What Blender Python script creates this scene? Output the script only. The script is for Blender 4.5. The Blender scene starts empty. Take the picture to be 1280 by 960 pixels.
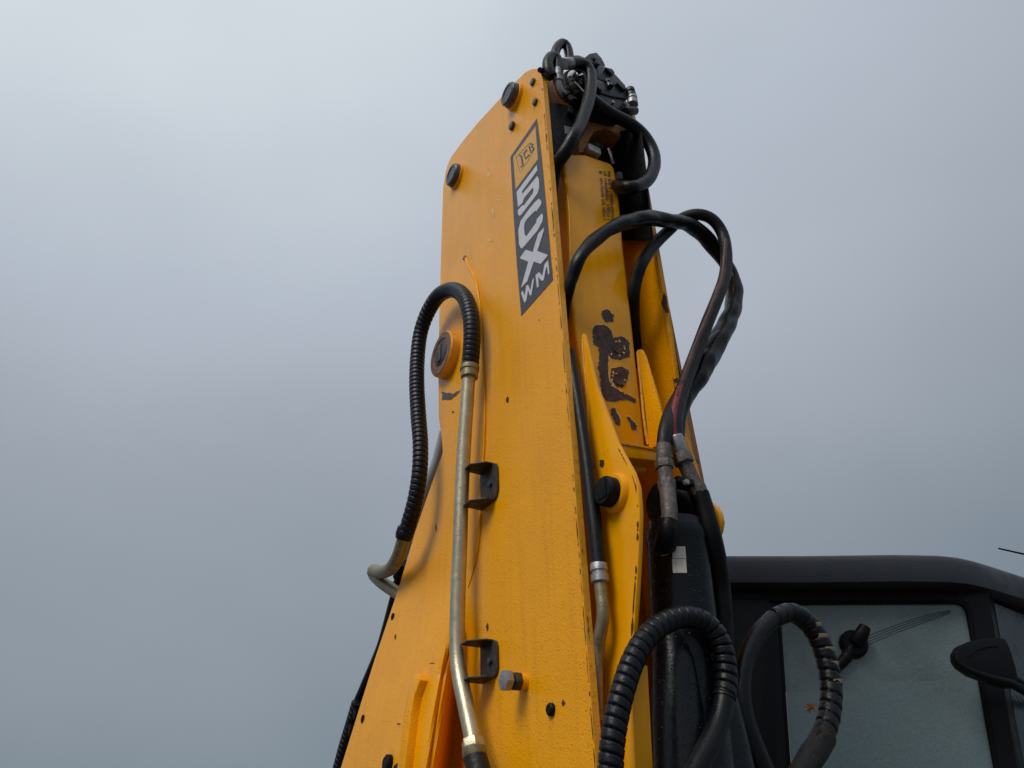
import bpy, bmesh, math, random
from mathutils import Vector, Matrix, noise
random.seed(7)
R = math.radians
scene = bpy.context.scene
# ------------------------------------------------------------------ camera
PITCH = R(33.5); FPX = 1005.0
CAM = Vector((0, 0, 1.6))
cd = bpy.data.cameras.new('camera'); cam = bpy.data.objects.new('camera', cd)
scene.collection.objects.link(cam); scene.camera = cam
cd.sensor_fit = 'HORIZONTAL'; cd.sensor_width = 36; cd.lens = 36 * FPX / 1280
cd.clip_start = 0.05; cd.clip_end = 2000
cam.location = CAM; cam.rotation_euler = (R(90) + PITCH, 0, 0)
# ------------------------------------------------------------------ world
CR = Vector((1, 0, 0)); CU = Vector((0, -math.sin(PITCH), math.cos(PITCH))); CF = Vector((0, math.cos(PITCH), math.sin(PITCH)))
SUN_TO = Vector((-0.45, -0.53, 0.72)).normalized()
w = bpy.data.worlds.new('World'); scene.world = w; w.use_nodes = True
nt = w.node_tree; nt.nodes.clear()
def N_(t, tree=None): return (tree or nt).nodes.new(t)
out = N_('ShaderNodeOutputWorld'); bg = N_('ShaderNodeBackground'); bg.inputs[1].default_value = 0.1
sky = N_('ShaderNodeTexSky'); sky.sky_type = 'NISHITA'; sky.sun_disc = False
sky.sun_elevation = math.asin(SUN_TO.z); sky.sun_rotation = math.atan2(SUN_TO.x, SUN_TO.y)
tc = N_('ShaderNodeTexCoord'); sep = N_('ShaderNodeSeparateXYZ')
nt.links.new(tc.outputs['Generated'], sep.inputs[0])
mp = N_('ShaderNodeMapping'); mp.inputs['Scale'].default_value = (1.0, 1.0, 1.6)
mp.inputs['Location'].default_value = (0.35, 0.1, 0.2)
nt.links.new(tc.outputs['Generated'], mp.inputs[0])
nz = N_('ShaderNodeTexNoise'); nz.inputs['Scale'].default_value = 1.5; nz.inputs['Detail'].default_value = 4
nz.inputs['Roughness'].default_value = 0.42
nt.links.new(mp.outputs[0], nz.inputs[0])
ma = N_('ShaderNodeMath'); ma.operation = 'MULTIPLY_ADD'; ma.inputs[1].default_value = 0.46; 
nt.links.new(nz.outputs[0], ma.inputs[0])
m2 = N_('ShaderNodeMath'); m2.operation = 'MULTIPLY_ADD'; m2.inputs[1].default_value = -0.07; m2.inputs[2].default_value = -0.25
nt.links.new(sep.outputs[0], m2.inputs[0]); nt.links.new(m2.outputs[0], ma.inputs[2])
m3 = N_('ShaderNodeMath'); m3.operation = 'ADD'
nt.links.new(sep.outputs[2], m3.inputs[0]); nt.links.new(ma.outputs[0], m3.inputs[1])
rp = N_('ShaderNodeValToRGB'); e = rp.color_ramp.elements
e[0].position = 0.0; e[0].color = (1.35, 1.80, 2.2, 1)
e[1].position = 1.0; e[1].color = (7.2, 7.7, 8.3, 1)
for p, c in ((0.14, (1.90, 2.35, 2.76)), (0.33, (2.72, 3.14, 3.64)), (0.55, (3.75, 4.18, 4.78)), (0.74, (4.75, 5.30, 6.05)), (0.87, (5.7, 6.3, 6.85))):
    x = e.new(p); x.color = c + (1,)
# the cloud is thinner towards the upper left: a wide soft pale area
dt = N_('ShaderNodeVectorMath'); dt.operation = 'DOT_PRODUCT'; nt.links.new(tc.outputs['Generated'], dt.inputs[0])
dt.inputs[1].default_value = tuple((CF * 1.0 - CR * 0.42 + CU * 0.42).normalized())
gm = N_('ShaderNodeMapRange'); gm.interpolation_type = 'SMOOTHERSTEP'; gm.inputs[1].default_value = 0.86; gm.inputs[2].default_value = 1.0; gm.inputs[4].default_value = 0.15
nt.links.new(dt.outputs['Value'], gm.inputs[0])
m4 = N_('ShaderNodeMath'); m4.operation = 'ADD'; nt.links.new(m3.outputs[0], m4.inputs[0]); nt.links.new(gm.outputs[0], m4.inputs[1])
nt.links.new(m4.outputs[0], rp.inputs[0])
mx = N_('ShaderNodeMix'); mx.data_type = 'RGBA'; mx.inputs[0].default_value = 0.97
nt.links.new(sky.outputs[0], mx.inputs[6]); nt.links.new(rp.outputs[0], mx.inputs[7])
nt.links.new(mx.outputs[2], bg.inputs[0]); nt.links.new(bg.outputs[0], out.inputs[0])
# ------------------------------------------------------------------ sun (behind thin cloud)
sl = bpy.data.lights.new('sun', 'SUN'); sl.energy = 1.75; sl.angle = R(28); sl.color = (1, 0.96, 0.9)
so = bpy.data.objects.new('sun', sl); scene.collection.objects.link(so)
so.rotation_euler = SUN_TO.to_track_quat('Z', 'Y').to_euler(); so.location = (-3, -2, 8)
vs = scene.view_settings
vs.view_transform = 'Standard'; vs.look = 'None'; vs.exposure = 0.0; vs.gamma = 1; vs.use_curve_mapping = False
scene.render.engine = 'CYCLES'

# ------------------------------------------------------------------ frames of the boom
CR = Vector((1, 0, 0)); CU = Vector((0, -math.sin(PITCH), math.cos(PITCH))); CF = Vector((0, math.cos(PITCH), math.sin(PITCH)))
def ray(px, py): return CR * ((px - 640) / FPX) + CU * ((480 - py) / FPX) + CF
UP = ray(583, -1039).normalized()                 # long axis of the boom
NL = Vector((-0.866, -0.5, 0)); NL = (NL - UP * NL.dot(UP)).normalized()   # out of the near side plate
FR = UP.cross(NL).normalized()
if FR.y > 0: FR = -FR                             # out of the open front of the boom
r0 = ray(727.5, 720); r0h = math.hypot(r0.x, r0.y)
ORG = CAM + r0 * (2.0 / r0h)                      # a point of the front edge of the near plate
def hit(px, py, nrm, pt):
    d = ray(px, py); return CAM + d * ((pt - CAM).dot(nrm) / d.dot(nrm))
def S(px, py, h=0.0): return hit(px, py, NL, ORG + NL * h)          # planes parallel to the side plates
def T(px, py, d=0.0): return hit(px, py, FR, ORG - FR * d)          # planes parallel to the open front
CABY = 3.4
def K(px, py, dy=0.0): return hit(px, py, Vector((0, 1, 0)), Vector((0, CABY + dy, 0)))
def mpp(P): return (P - CAM).dot(CF) / FPX         # metres per photo pixel at a point
tmp = T(862, 560, 0.0); GAP = -(tmp - ORG).dot(NL)
print('GAP', GAP, 'ORG', ORG, 'NL', NL, 'FR', FR, 'mpp', mpp(ORG))

# ------------------------------------------------------------------ materials
MATS = {}
def mat(name, base, rough=0.5, metal=0.0, var=0.15, vscale=12, bump=0.0, bscale=150, drops=0.0, dscale=170, coat=0.0,
        dirt=None, dirt_amt=0.0, dirt_scale=18, spec=0.5, trans=0.0, runs=0.0):
    m = bpy.data.materials.new(name); m.use_nodes = True; t = m.node_tree; b = t.nodes['Principled BSDF']
    L = t.links.new
    co = N_('ShaderNodeTexCoord', t)
    geo = N_('ShaderNodeNewGeometry', t)
    pos = geo.outputs['Position']
    n1 = N_('ShaderNodeTexNoise', t); n1.inputs['Scale'].default_value = vscale; n1.inputs['Detail'].default_value = 6; n1.inputs['Roughness'].default_value = 0.6
    L(pos, n1.inputs[0])
    hv = N_('ShaderNodeHueSaturation', t); hv.inputs['Color'].default_value = base + (1,)
    mr = N_('ShaderNodeMapRange', t); mr.inputs[1].default_value = 0.3; mr.inputs[2].default_value = 0.7
    mr.inputs[3].default_value = 1 - var; mr.inputs[4].default_value = 1 + var
    L(n1.outputs[0], mr.inputs[0]); L(mr.outputs[0], hv.inputs['Value'])
    col = hv.outputs[0]
    rr = N_('ShaderNodeMapRange', t); rr.inputs[1].default_value = 0.3; rr.inputs[2].default_value = 0.7
    rr.inputs[3].default_value = max(0.02, rough * 0.75); rr.inputs[4].default_value = min(1, rough * 1.3)
    n2 = N_('ShaderNodeTexNoise', t); n2.inputs['Scale'].default_value = vscale * 2.3; n2.inputs['Detail'].default_value = 5
    L(pos, n2.inputs[0]); L(n2.outputs[0], rr.inputs[0]); L(rr.outputs[0], b.inputs['Roughness'])
    if dirt:
        n3 = N_('ShaderNodeTexNoise', t); n3.inputs['Scale'].default_value = dirt_scale; n3.inputs['Detail'].default_value = 9; n3.inputs['Roughness'].default_value = 0.7
        L(pos, n3.inputs[0])
        md = N_('ShaderNodeMapRange', t); md.inputs[1].default_value = 0.62 - dirt_amt * 0.3; md.inputs[2].default_value = 0.75 - dirt_amt * 0.2
        L(n3.outputs[0], md.inputs[0])
        mm = N_('ShaderNodeMix', t); mm.data_type = 'RGBA'; L(md.outputs[0], mm.inputs[0]); L(col, mm.inputs[6]); mm.inputs[7].default_value = dirt + (1,)
        col = mm.outputs[2]
    if runs > 0:      # grime washed down by rain, in long thin runs
        mpn = N_('ShaderNodeMapping', t); mpn.inputs['Scale'].default_value = (34, 34, 1.6); L(pos, mpn.inputs[0])
        n6 = N_('ShaderNodeTexNoise', t); n6.inputs['Scale'].default_value = 1.0; n6.inputs['Detail'].default_value = 5; L(mpn.outputs[0], n6.inputs[0])
        m6 = N_('ShaderNodeMapRange', t); m6.inputs[1].default_value = 0.50; m6.inputs[2].default_value = 0.80; m6.inputs[4].default_value = runs; L(n6.outputs[0], m6.inputs[0])
        x6 = N_('ShaderNodeMix', t); x6.data_type = 'RGBA'; L(m6.outputs[0], x6.inputs[0]); L(col, x6.inputs[6]); x6.inputs[7].default_value = (0.50, 0.18, 0.004, 1)
        col = x6.outputs[2]
    L(col, b.inputs['Base Color'])
    b.inputs['Metallic'].default_value = metal
    b.inputs['Specular IOR Level'].default_value = spec
    b.inputs['Coat Weight'].default_value = coat; b.inputs['Coat Roughness'].default_value = 0.12
    prev = None
    if bump > 0:
        n4 = N_('ShaderNodeTexNoise', t); n4.inputs['Scale'].default_value = bscale; n4.inputs['Detail'].default_value = 3
        L(pos, n4.inputs[0])
        bp = N_('ShaderNodeBump', t); bp.inputs['Strength'].default_value = 1.0; bp.inputs['Distance'].default_value = bump
        L(n4.outputs[0], bp.inputs['Height']); prev = bp
    if drops > 0:
        vo = N_('ShaderNodeTexVoronoi', t); vo.inputs['Scale'].default_value = dscale; vo.inputs['Randomness'].default_value = 1.0
        L(pos, vo.inputs[0])
        # size differs from drop to drop, and a patchy mask leaves dry areas
        sc = N_('ShaderNodeSeparateColor', t); L(vo.outputs['Color'], sc.inputs[0])
        ms = N_('ShaderNodeMapRange', t); ms.inputs[1].default_value = 0.35; ms.inputs[2].default_value = 1.0; ms.inputs[3].default_value = 0.02; ms.inputs[4].default_value = 0.42
        L(sc.outputs[0], ms.inputs[0])
        sb = N_('ShaderNodeMath', t); sb.operation = 'SUBTRACT'; L(ms.outputs[0], sb.inputs[0]); L(vo.outputs['Distance'], sb.inputs[1])
        mxm = N_('ShaderNodeMath', t); mxm.operation = 'MAXIMUM'; mxm.inputs[1].default_value = 0; L(sb.outputs[0], mxm.inputs[0])
        pw = N_('ShaderNodeMath', t); pw.operation = 'POWER'; pw.inputs[1].default_value = 0.6; L(mxm.outputs[0], pw.inputs[0])
        b2 = N_('ShaderNodeBump', t); b2.inputs['Strength'].default_value = 1.0; b2.inputs['Distance'].default_value = drops
        L(pw.outputs[0], b2.inputs['Height'])
        if prev: L(prev.outputs[0], b2.inputs['Normal'])
        prev = b2
    if prev: L(prev.outputs[0], b.inputs['Normal'])
    MATS[name] = m
    return m
YEL = mat('yellow_machine_paint', (0.92, 0.378, 0.001), 0.19, var=0.06, vscale=4, bump=0.0018, bscale=170, drops=0.0034, dscale=125, spec=0.26, runs=0.22,
          dirt=(0.42, 0.19, 0.03), dirt_amt=-0.10, dirt_scale=9)
YEL2 = mat('yellow_paint_on_arm', (0.92, 0.380, 0.001), 0.20, runs=0.22, var=0.06, vscale=7, bump=0.0008, bscale=45, spec=0.26,
           dirt=(0.35, 0.15, 0.02), dirt_amt=-0.05, dirt_scale=14)
EDGE = mat('worn_yellow_edge', (0.84, 0.37, 0.02), 0.45, var=0.12, vscale=40, bump=0.0015, bscale=120, dirt=(0.10, 0.045, 0.02), dirt_amt=0.12, dirt_scale=60)
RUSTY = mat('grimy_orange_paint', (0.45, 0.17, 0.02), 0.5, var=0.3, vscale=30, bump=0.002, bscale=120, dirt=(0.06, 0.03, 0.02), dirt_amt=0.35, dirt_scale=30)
RUST = mat('brown_rust', (0.070, 0.034, 0.029), 0.7, dirt=(0.17, 0.075, 0.03), dirt_amt=0.35, dirt_scale=45, var=0.5, vscale=50, bump=0.002, bscale=200)
RIM = mat('flaking_paint_rim', (0.80, 0.52, 0.16), 0.6, var=0.2, vscale=60, bump=0.001, bscale=200)
CHIP = mat('paint_chip_dark', (0.05, 0.025, 0.015), 0.7, var=0.3)
HOSE = mat('black_hose_rubber', (0.0035, 0.004, 0.006), 0.34, spec=0.26, var=0.3, vscale=30, bump=0.0008, bscale=250, drops=0.0006, dscale=240)
HOSE2 = mat('worn_black_hose', (0.009, 0.008, 0.008), 0.5, spec=0.28, var=0.4, vscale=45, bump=0.001, bscale=180, dirt=(0.10, 0.08, 0.065), dirt_amt=0.05, dirt_scale=35)
SLEEVE = mat('black_sleeve_fabric', (0.0025, 0.0025, 0.0035), 0.36, spec=0.22, var=0.3, vscale=60, bump=0.0012, bscale=40)
SPIRAL = mat('black_spiral_guard', (0.004, 0.005, 0.008), 0.36, spec=0.28, var=0.25, vscale=40, bump=0.0008, bscale=200, drops=0.0008, dscale=260)
REDH = mat('faded_red_stripe', (0.22, 0.016, 0.018), 0.5, var=0.45, vscale=70, dirt=(0.03, 0.012, 0.012), dirt_amt=0.2, dirt_scale=60)
ZINC = mat('zinc_plated_pipe', (0.46, 0.41, 0.29), 0.36, metal=0.75, var=0.15, vscale=25, bump=0.0006, bscale=220, dirt=(0.10, 0.075, 0.05), dirt_amt=0.12, dirt_scale=75)
OLIVE = mat('olive_zinc_fitting', (0.26, 0.22, 0.13), 0.45, metal=0.6, var=0.3, vscale=50, bump=0.001, bscale=200, dirt=(0.05, 0.035, 0.025), dirt_amt=0.2, dirt_scale=60)
STEEL = mat('dull_steel', (0.33, 0.33, 0.34), 0.42, metal=0.7, var=0.25, vscale=60, bump=0.0008, bscale=200, dirt=(0.10, 0.07, 0.05), dirt_amt=0.15, dirt_scale=80)
GRIME = mat('grimy_brown_fitting', (0.105, 0.085, 0.077), 0.55, metal=0.2, var=0.5, vscale=70, bump=0.002, bscale=180, dirt=(0.12, 0.085, 0.065), dirt_amt=0.2, dirt_scale=60)
BLK = mat('black_paint', (0.004, 0.0055, 0.009), 0.26, spec=0.36, var=0.2, vscale=10, bump=0.0006, bscale=90, drops=0.0035, dscale=140)
BLKM = mat('black_matt', (0.0025, 0.003, 0.004), 0.5, spec=0.18, var=0.3, vscale=30, bump=0.001, bscale=120)
BRKT = mat('dark_bracket_steel', (0.05, 0.042, 0.036), 0.55, metal=0.3, var=0.4, vscale=50, bump=0.001, bscale=150, dirt=(0.12, 0.09, 0.06), dirt_amt=0.15, dirt_scale=50)
VALV = mat('black_valve_casting', (0.010, 0.012, 0.017), 0.42, spec=0.45, var=0.35, vscale=40, bump=0.0025, bscale=90, drops=0.001, dscale=150, dirt=(0.10, 0.09, 0.08), dirt_amt=-0.02, dirt_scale=40)
PIN = mat('dark_pin_steel', (0.065, 0.070, 0.090), 0.38, metal=0.35, var=0.3, vscale=60, bump=0.001, bscale=160, dirt=(0.12, 0.08, 0.06), dirt_amt=0.1, dirt_scale=60)
DECAL = mat('decal_charcoal', (0.036, 0.036, 0.050), 0.4, var=0.15, vscale=60, bump=0.0006, bscale=150, drops=0.0006, dscale=170)
WHITE = mat('decal_pale_grey', (0.60, 0.60, 0.63), 0.4, var=0.06, vscale=60, bump=0.0006, bscale=150, drops=0.0006, dscale=170)
STICK = mat('white_sticker', (0.62, 0.58, 0.50), 0.5, var=0.1, vscale=60)
ROOF = mat('dark_grey_roof_plastic', (0.018, 0.020, 0.027), 0.42, var=0.12, vscale=6, bump=0.0015, bscale=150)
CABM = mat('black_cab_paint', (0.0025, 0.0032, 0.005), 0.40, spec=0.20, var=0.2, vscale=6, drops=0.0008, dscale=120)
RUBB = mat('black_window_rubber', (0.002, 0.002, 0.003), 0.5, spec=0.15, var=0.2)
GRAV = mat('wet_gravel', (0.10, 0.095, 0.088), 0.7, var=0.4, vscale=8, bump=0.02, bscale=30)
LEAF = mat('dry_orange_leaf', (0.50, 0.19, 0.03), 0.7, var=0.4, vscale=80)
REDK = mat('dull_dark_red_stripe', (0.050, 0.009, 0.010), 0.5, var=0.5, vscale=90)
RIMR = mat('bare_rusty_rim', (0.20, 0.115, 0.085), 0.55, metal=0.2, var=0.4, vscale=60, bump=0.001, bscale=150)
ROD = mat('pale_ram_rod', (0.42, 0.43, 0.47), 0.45, metal=0.1, var=0.1)
TAN = mat('tan_hose_gap', (0.42, 0.34, 0.24), 0.6, var=0.3, vscale=50)
# rain-wet, filmed-over glass: thin diffuse film over a see-through pane
def glass_mat(name, film, amt):
    m = bpy.data.materials.new(name); m.use_nodes = True; t = m.node_tree; t.nodes.clear(); L = t.links.new
    o = N_('ShaderNodeOutputMaterial', t); g = N_('ShaderNodeBsdfPrincipled', t)
    tr = N_('ShaderNodeBsdfTransparent', t); tr.inputs[0].default_value = (0.55, 0.68, 0.70, 1)
    geo = N_('ShaderNodeNewGeometry', t)
    n = N_('ShaderNodeTexNoise', t); n.inputs['Scale'].default_value = 4.0; n.inputs['Detail'].default_value = 7; L(geo.outputs['Position'], n.inputs[0])
    mr = N_('ShaderNodeMapRange', t); mr.inputs[1].default_value = 0.3; mr.inputs[2].default_value = 0.7; mr.inputs[3].default_value = amt - 0.18; mr.inputs[4].default_value = amt + 0.12
    L(n.outputs[0], mr.inputs[0])
    vo = N_('ShaderNodeTexVoronoi', t); vo.inputs['Scale'].default_value = 70; L(geo.outputs['Position'], vo.inputs[0])
    n5 = N_('ShaderNodeTexNoise', t); n5.inputs['Scale'].default_value = 140; n5.inputs['Detail'].default_value = 4; L(geo.outputs['Position'], n5.inputs[0])
    cr = N_('ShaderNodeMapRange', t); cr.inputs[1].default_value = 0.35; cr.inputs[2].default_value = 0.65; cr.inputs[3].default_value = 0.91; cr.inputs[4].default_value = 1.08
    L(n5.outputs[0], cr.inputs[0])
    hv = N_('ShaderNodeHueSaturation', t); hv.inputs['Color'].default_value = film + (1,); L(cr.outputs[0], hv.inputs['Value'])
    L(hv.outputs[0], g.inputs['Base Color']); g.inputs['Roughness'].default_value = 0.22
    bp = N_('ShaderNodeBump', t); bp.inputs['Distance'].default_value = 0.001; bp.inputs['Strength'].default_value = 1; L(vo.outputs['Distance'], bp.inputs['Height']); L(bp.outputs[0], g.inputs['Normal'])
    ms = N_('ShaderNodeMixShader', t); L(mr.outputs[0], ms.inputs[0]); L(tr.outputs[0], ms.inputs[1]); L(g.outputs[0], ms.inputs[2]); L(ms.outputs[0], o.inputs[0])
    return m
GLASS = glass_mat('wet_dirty_skylit_glass', (0.205, 0.262, 0.268), 0.76)  # film colour holds both dirt and the sky light seen through the pane
GLASS2 = glass_mat('dark_side_glass', (0.022, 0.030, 0.036), 0.9)

# ------------------------------------------------------------------ object helpers
WO = {}
def link(name, verts, faces, m, parent=None, smooth=True, label=None, kind=None, angle=38, mats=None, fm=None):
    me = bpy.data.meshes.new(name)
    c = Vector((0, 0, 0))
    for v in verts: c += v
    c /= len(verts)
    me.from_pydata([tuple(v - c) for v in verts], [], faces); me.update()
    bm = bmesh.new(); bm.from_mesh(me); bmesh.ops.recalc_face_normals(bm, faces=bm.faces); bm.to_mesh(me); bm.free()
    for k in (mats or [m]): me.materials.append(k)
    if fm:
        for p, i in zip(me.polygons, fm): p.material_index = i
    if smooth:
        for p in me.polygons: p.use_smooth = True
        me.set_sharp_from_angle(angle=R(angle))
    o = bpy.data.objects.new(name, me); scene.collection.objects.link(o)
    po = Vector((0, 0, 0))
    if parent: o.parent = parent; po = WO[parent.name]
    o.location = c - po; WO[o.name] = c
    if label: o['label'] = label
    if kind: o['kind'] = kind
    return o
def bevel_mesh(verts, faces, w, seg=2):
    bm = bmesh.new(); vv = [bm.verts.new(v) for v in verts]
    for f in faces:
        try: bm.faces.new([vv[i] for i in f])
        except ValueError: pass
    bmesh.ops.recalc_face_normals(bm, faces=bm.faces)
    ed = [x for x in bm.edges if len(x.link_faces) == 2 and x.calc_face_angle(0) > R(30)]
    bmesh.ops.bevel(bm, geom=ed, offset=w, segments=seg, affect='EDGES', clamp_overlap=True, profile=0.6)
    bm.verts.index_update()
    V = [v.co.copy() for v in bm.verts]; F = [[v.index for v in f.verts] for f in bm.faces]; bm.free()
    return V, F
def prism(name, pts, vec, m, parent=None, bevel=0.0, label=None, kind=None, smooth=True, seg=2):
    n = len(pts); V = list(pts) + [p + vec for p in pts]
    F = [list(range(n)), list(range(2 * n - 1, n - 1, -1))] + [[i, (i + 1) % n, n + (i + 1) % n, n + i] for i in range(n)]
    if bevel: V, F = bevel_mesh(V, F, bevel, seg)
    return link(name, V, F, m, parent, smooth, label, kind)
def sprism(name, pix, h, t, m, parent=None, bevel=0.0, **k):     # outline lying on a side-plate plane, t thick inwards
    return prism(name, [S(x, y, h) for x, y in pix], -NL * t, m, parent, bevel, **k)
def tprism(name, pix, d, t, m, parent=None, bevel=0.0, **k):     # outline facing the open front, t deep
    return prism(name, [T(x, y, d) for x, y in pix], -FR * t, m, parent, bevel, **k)
def sheet(name, pts, m, parent=None, label=None, kind=None):
    return link(name, list(pts), [list(range(len(pts)))], m, parent, False, label, kind)
def catmull(P, step):
    P = [Vector(p) for p in P]; out = []
    n = len(P)
    for i in range(n - 1):
        a = P[i - 1] if i else P[0] * 2 - P[1]; b, c = P[i], P[i + 1]; d = P[i + 2] if i + 2 < n else P[-1] * 2 - P[-2]
        k = max(2, int((c - b).length / step))
        for j in range(k):
            t = j / k; t2 = t * t; t3 = t2 * t
            out.append(0.5 * ((2 * b) + (c - a) * t + (2 * a - 5 * b + 4 * c - d) * t2 + (3 * b - a - 3 * c + d) * t3))
    out.append(P[-1]); return out
def tube(name, P, r, m, parent=None, spiral=None, seg=14, step=None, label=None, stripe=None, wob=0.0, flat=1.0, caps=True):
    """P points, r radius (number or list per point); spiral=(pitch, groove depth) winds a flat guard round it"""
    rs = r if isinstance(r, (list, tuple)) else None
    r0_ = max(rs) if rs else r
    st = step or (spiral[0] / 9 if spiral else r0_ * 0.55)
    C = catmull(P, st); n = len(C)
    # radius by fraction
    if rs:
        L = [0]
        for i in range(1, len(P)): L.append(L[-1] + (Vector(P[i]) - Vector(P[i - 1])).length)
    if spiral: seg = max(seg, 20)
    V, F, fm = [], [], []
    acc = 0; tan = (C[1] - C[0]).normalized()
    ref = FR if abs(tan.dot(FR)) < 0.8 else UP
    nx = (ref - tan * ref.dot(tan)).normalized(); tot = sum((C[i + 1] - C[i]).length for i in range(n - 1))
    ph = random.random() * 50
    for i, c in enumerate(C):
        t = (C[min(i + 1, n - 1)] - C[max(i - 1, 0)]).normalized()
        nx = (nx - t * nx.dot(t)).normalized(); ny = t.cross(nx)
        if i: acc += (C[i] - C[i - 1]).length
        if rs:
            q = acc / tot * L[-1]; j = 0
            while j < len(L) - 2 and L[j + 1] < q: j += 1
            f = min(1, max(0, (q - L[j]) / max(1e-6, L[j + 1] - L[j]))); rr = rs[j] * (1 - f) + rs[j + 1] * f
        else: rr = r
        for k in range(seg):
            a = 2 * math.pi * k / seg; q = rr
            if spiral:
                fr = (acc / spiral[0] + k / seg) % 1.0
                # flat band with rounded shoulders, one lip riding up, narrow groove between turns
                g = max(0.0, 1 - min(fr, 1 - fr) / 0.13); q = rr * (1 - spiral[1] * g * g * (3 - 2 * g) + 0.05 * (fr - 0.5))
            if wob:
                q *= 1 + wob * (noise.noise(Vector((acc * 14 + ph, math.cos(a) * 0.9, math.sin(a) * 0.9))))
            V.append(c + nx * (math.cos(a) * q) + ny * (math.sin(a) * q * flat))
    for i in range(n - 1):
        for k in range(seg):
            F.append([i * seg + k, i * seg + (k + 1) % seg, (i + 1) * seg + (k + 1) % seg, (i + 1) * seg + k])
    if caps: F.append(list(range(seg - 1, -1, -1))); F.append([(n - 1) * seg + k for k in range(seg)])
    return link(name, V, F, m, parent, True, label, angle=60)
def lathe(name, c, ax, prof, m, parent=None, seg=28, label=None, hexa=False, jitter=0):
    """prof: (distance along ax, radius) pairs"""
    ax = ax.normalized(); ref = UP if abs(ax.dot(UP)) < 0.9 else FR
    nx = (ref - ax * ref.dot(ax)).normalized(); ny = ax.cross(nx)
    if hexa: seg = 6
    V, F = [], []
    for (z, r) in prof:
        for k in range(seg):
            a = 2 * math.pi * (k + 0.3) / seg; V.append(c + ax * z + nx * (math.cos(a) * r) + ny * (math.sin(a) * r))
    n = len(prof)
    for i in range(n - 1):
        for k in range(seg): F.append([i * seg + k, i * seg + (k + 1) % seg, (i + 1) * seg + (k + 1) % seg, (i + 1) * seg + k])
    F.append(list(range(seg - 1, -1, -1))); F.append([(n - 1) * seg + k for k in range(seg)])
    if hexa: V, F = bevel_mesh(V, F, prof[0][1] * 0.10, 2)
    return link(name, V, F, m, parent, True, label, angle=35)
def obox(name, c, ex, ey, ez, m, parent=None, bevel=0.003, label=None):
    V = [c + ex * a + ey * b + ez * d for a in (-1, 1) for b in (-1, 1) for d in (-1, 1)]
    F = [[0, 1, 3, 2], [4, 6, 7, 5], [0, 4, 5, 1], [2, 3, 7, 6], [0, 2, 6, 4], [1, 5, 7, 3]]
    if bevel: V, F = bevel_mesh(V, F, bevel)
    return link(name, V, F, m, parent, True, label)
def interp(tab, y):
    if y <= tab[0][0]: return tab[0][1]
    for (a, b), (c, d) in zip(tab, tab[1:]):
        if y <= c: return b + (d - b) * (y - a) / (c - a)
    a, b = tab[-2]; c, d = tab[-1]; return d + (d - b) / (c - a) * (y - c)
def sm(a, b, x):
    t = min(1, max(0, (x - a) / (b - a))); return t * t * (3 - 2 * t)
def strip(pts, wd):          # widened polyline, in photo pixels
    A, B = [], []
    for i, (x, y) in enumerate(pts):
        x0, y0 = pts[max(i - 1, 0)]; x1, y1 = pts[min(i + 1, len(pts) - 1)]
        l = math.hypot(x1 - x0, y1 - y0) or 1; nx, ny = -(y1 - y0) / l, (x1 - x0) / l
        A.append((x + nx * wd / 2, y + ny * wd / 2)); B.append((x - nx * wd / 2, y - ny * wd / 2))
    return A + B[::-1]
def jag(pts, step, amp, seed=0):
    rnd = random.Random(seed); out = []
    n = len(pts)
    for i in range(n):
        (x0, y0), (x1, y1) = pts[i], pts[(i + 1) % n]; k = max(1, int(math.hypot(x1 - x0, y1 - y0) / step))
        for j in range(k):
            t = j / k; out.append((x0 + (x1 - x0) * t + rnd.uniform(-amp, amp), y0 + (y1 - y0) * t + rnd.uniform(-amp, amp)))
    return out
def grow(pts, g):
    cx = sum(p[0] for p in pts) / len(pts); cy = sum(p[1] for p in pts) / len(pts); out = []
    n = len(pts)
    ar = sum(pts[i][0] * pts[(i + 1) % n][1] - pts[(i + 1) % n][0] * pts[i][1] for i in range(n)); s = 1 if ar > 0 else -1
    for i in range(n):
        x0, y0 = pts[i - 1]; x1, y1 = pts[(i + 1) % n]; l = math.hypot(x1 - x0, y1 - y0) or 1
        out.append((pts[i][0] + s * (y1 - y0) / l * g, pts[i][1] - s * (x1 - x0) / l * g))
    return out

# ================================================================== ground
gv = [Vector((x, y, 0)) for x, y in ((-600, -600), (600, -600), (600, 600), (-600, 600))]
g = link('ground', gv, [[0, 1, 2, 3]], GRAV, smooth=False); g['kind'] = 'structure'
# ================================================================== the machine
root = bpy.data.objects.new('backhoe_loader', None); scene.collection.objects.link(root)
base = ORG - FR * 0.15 - NL * (GAP / 2); root.location = (base.x, base.y, 0); WO[root.name] = Vector(root.location)
root['label'] = 'yellow and black backhoe loader with its tall arm folded upright beside the cab'
root['category'] = 'excavator'

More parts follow.
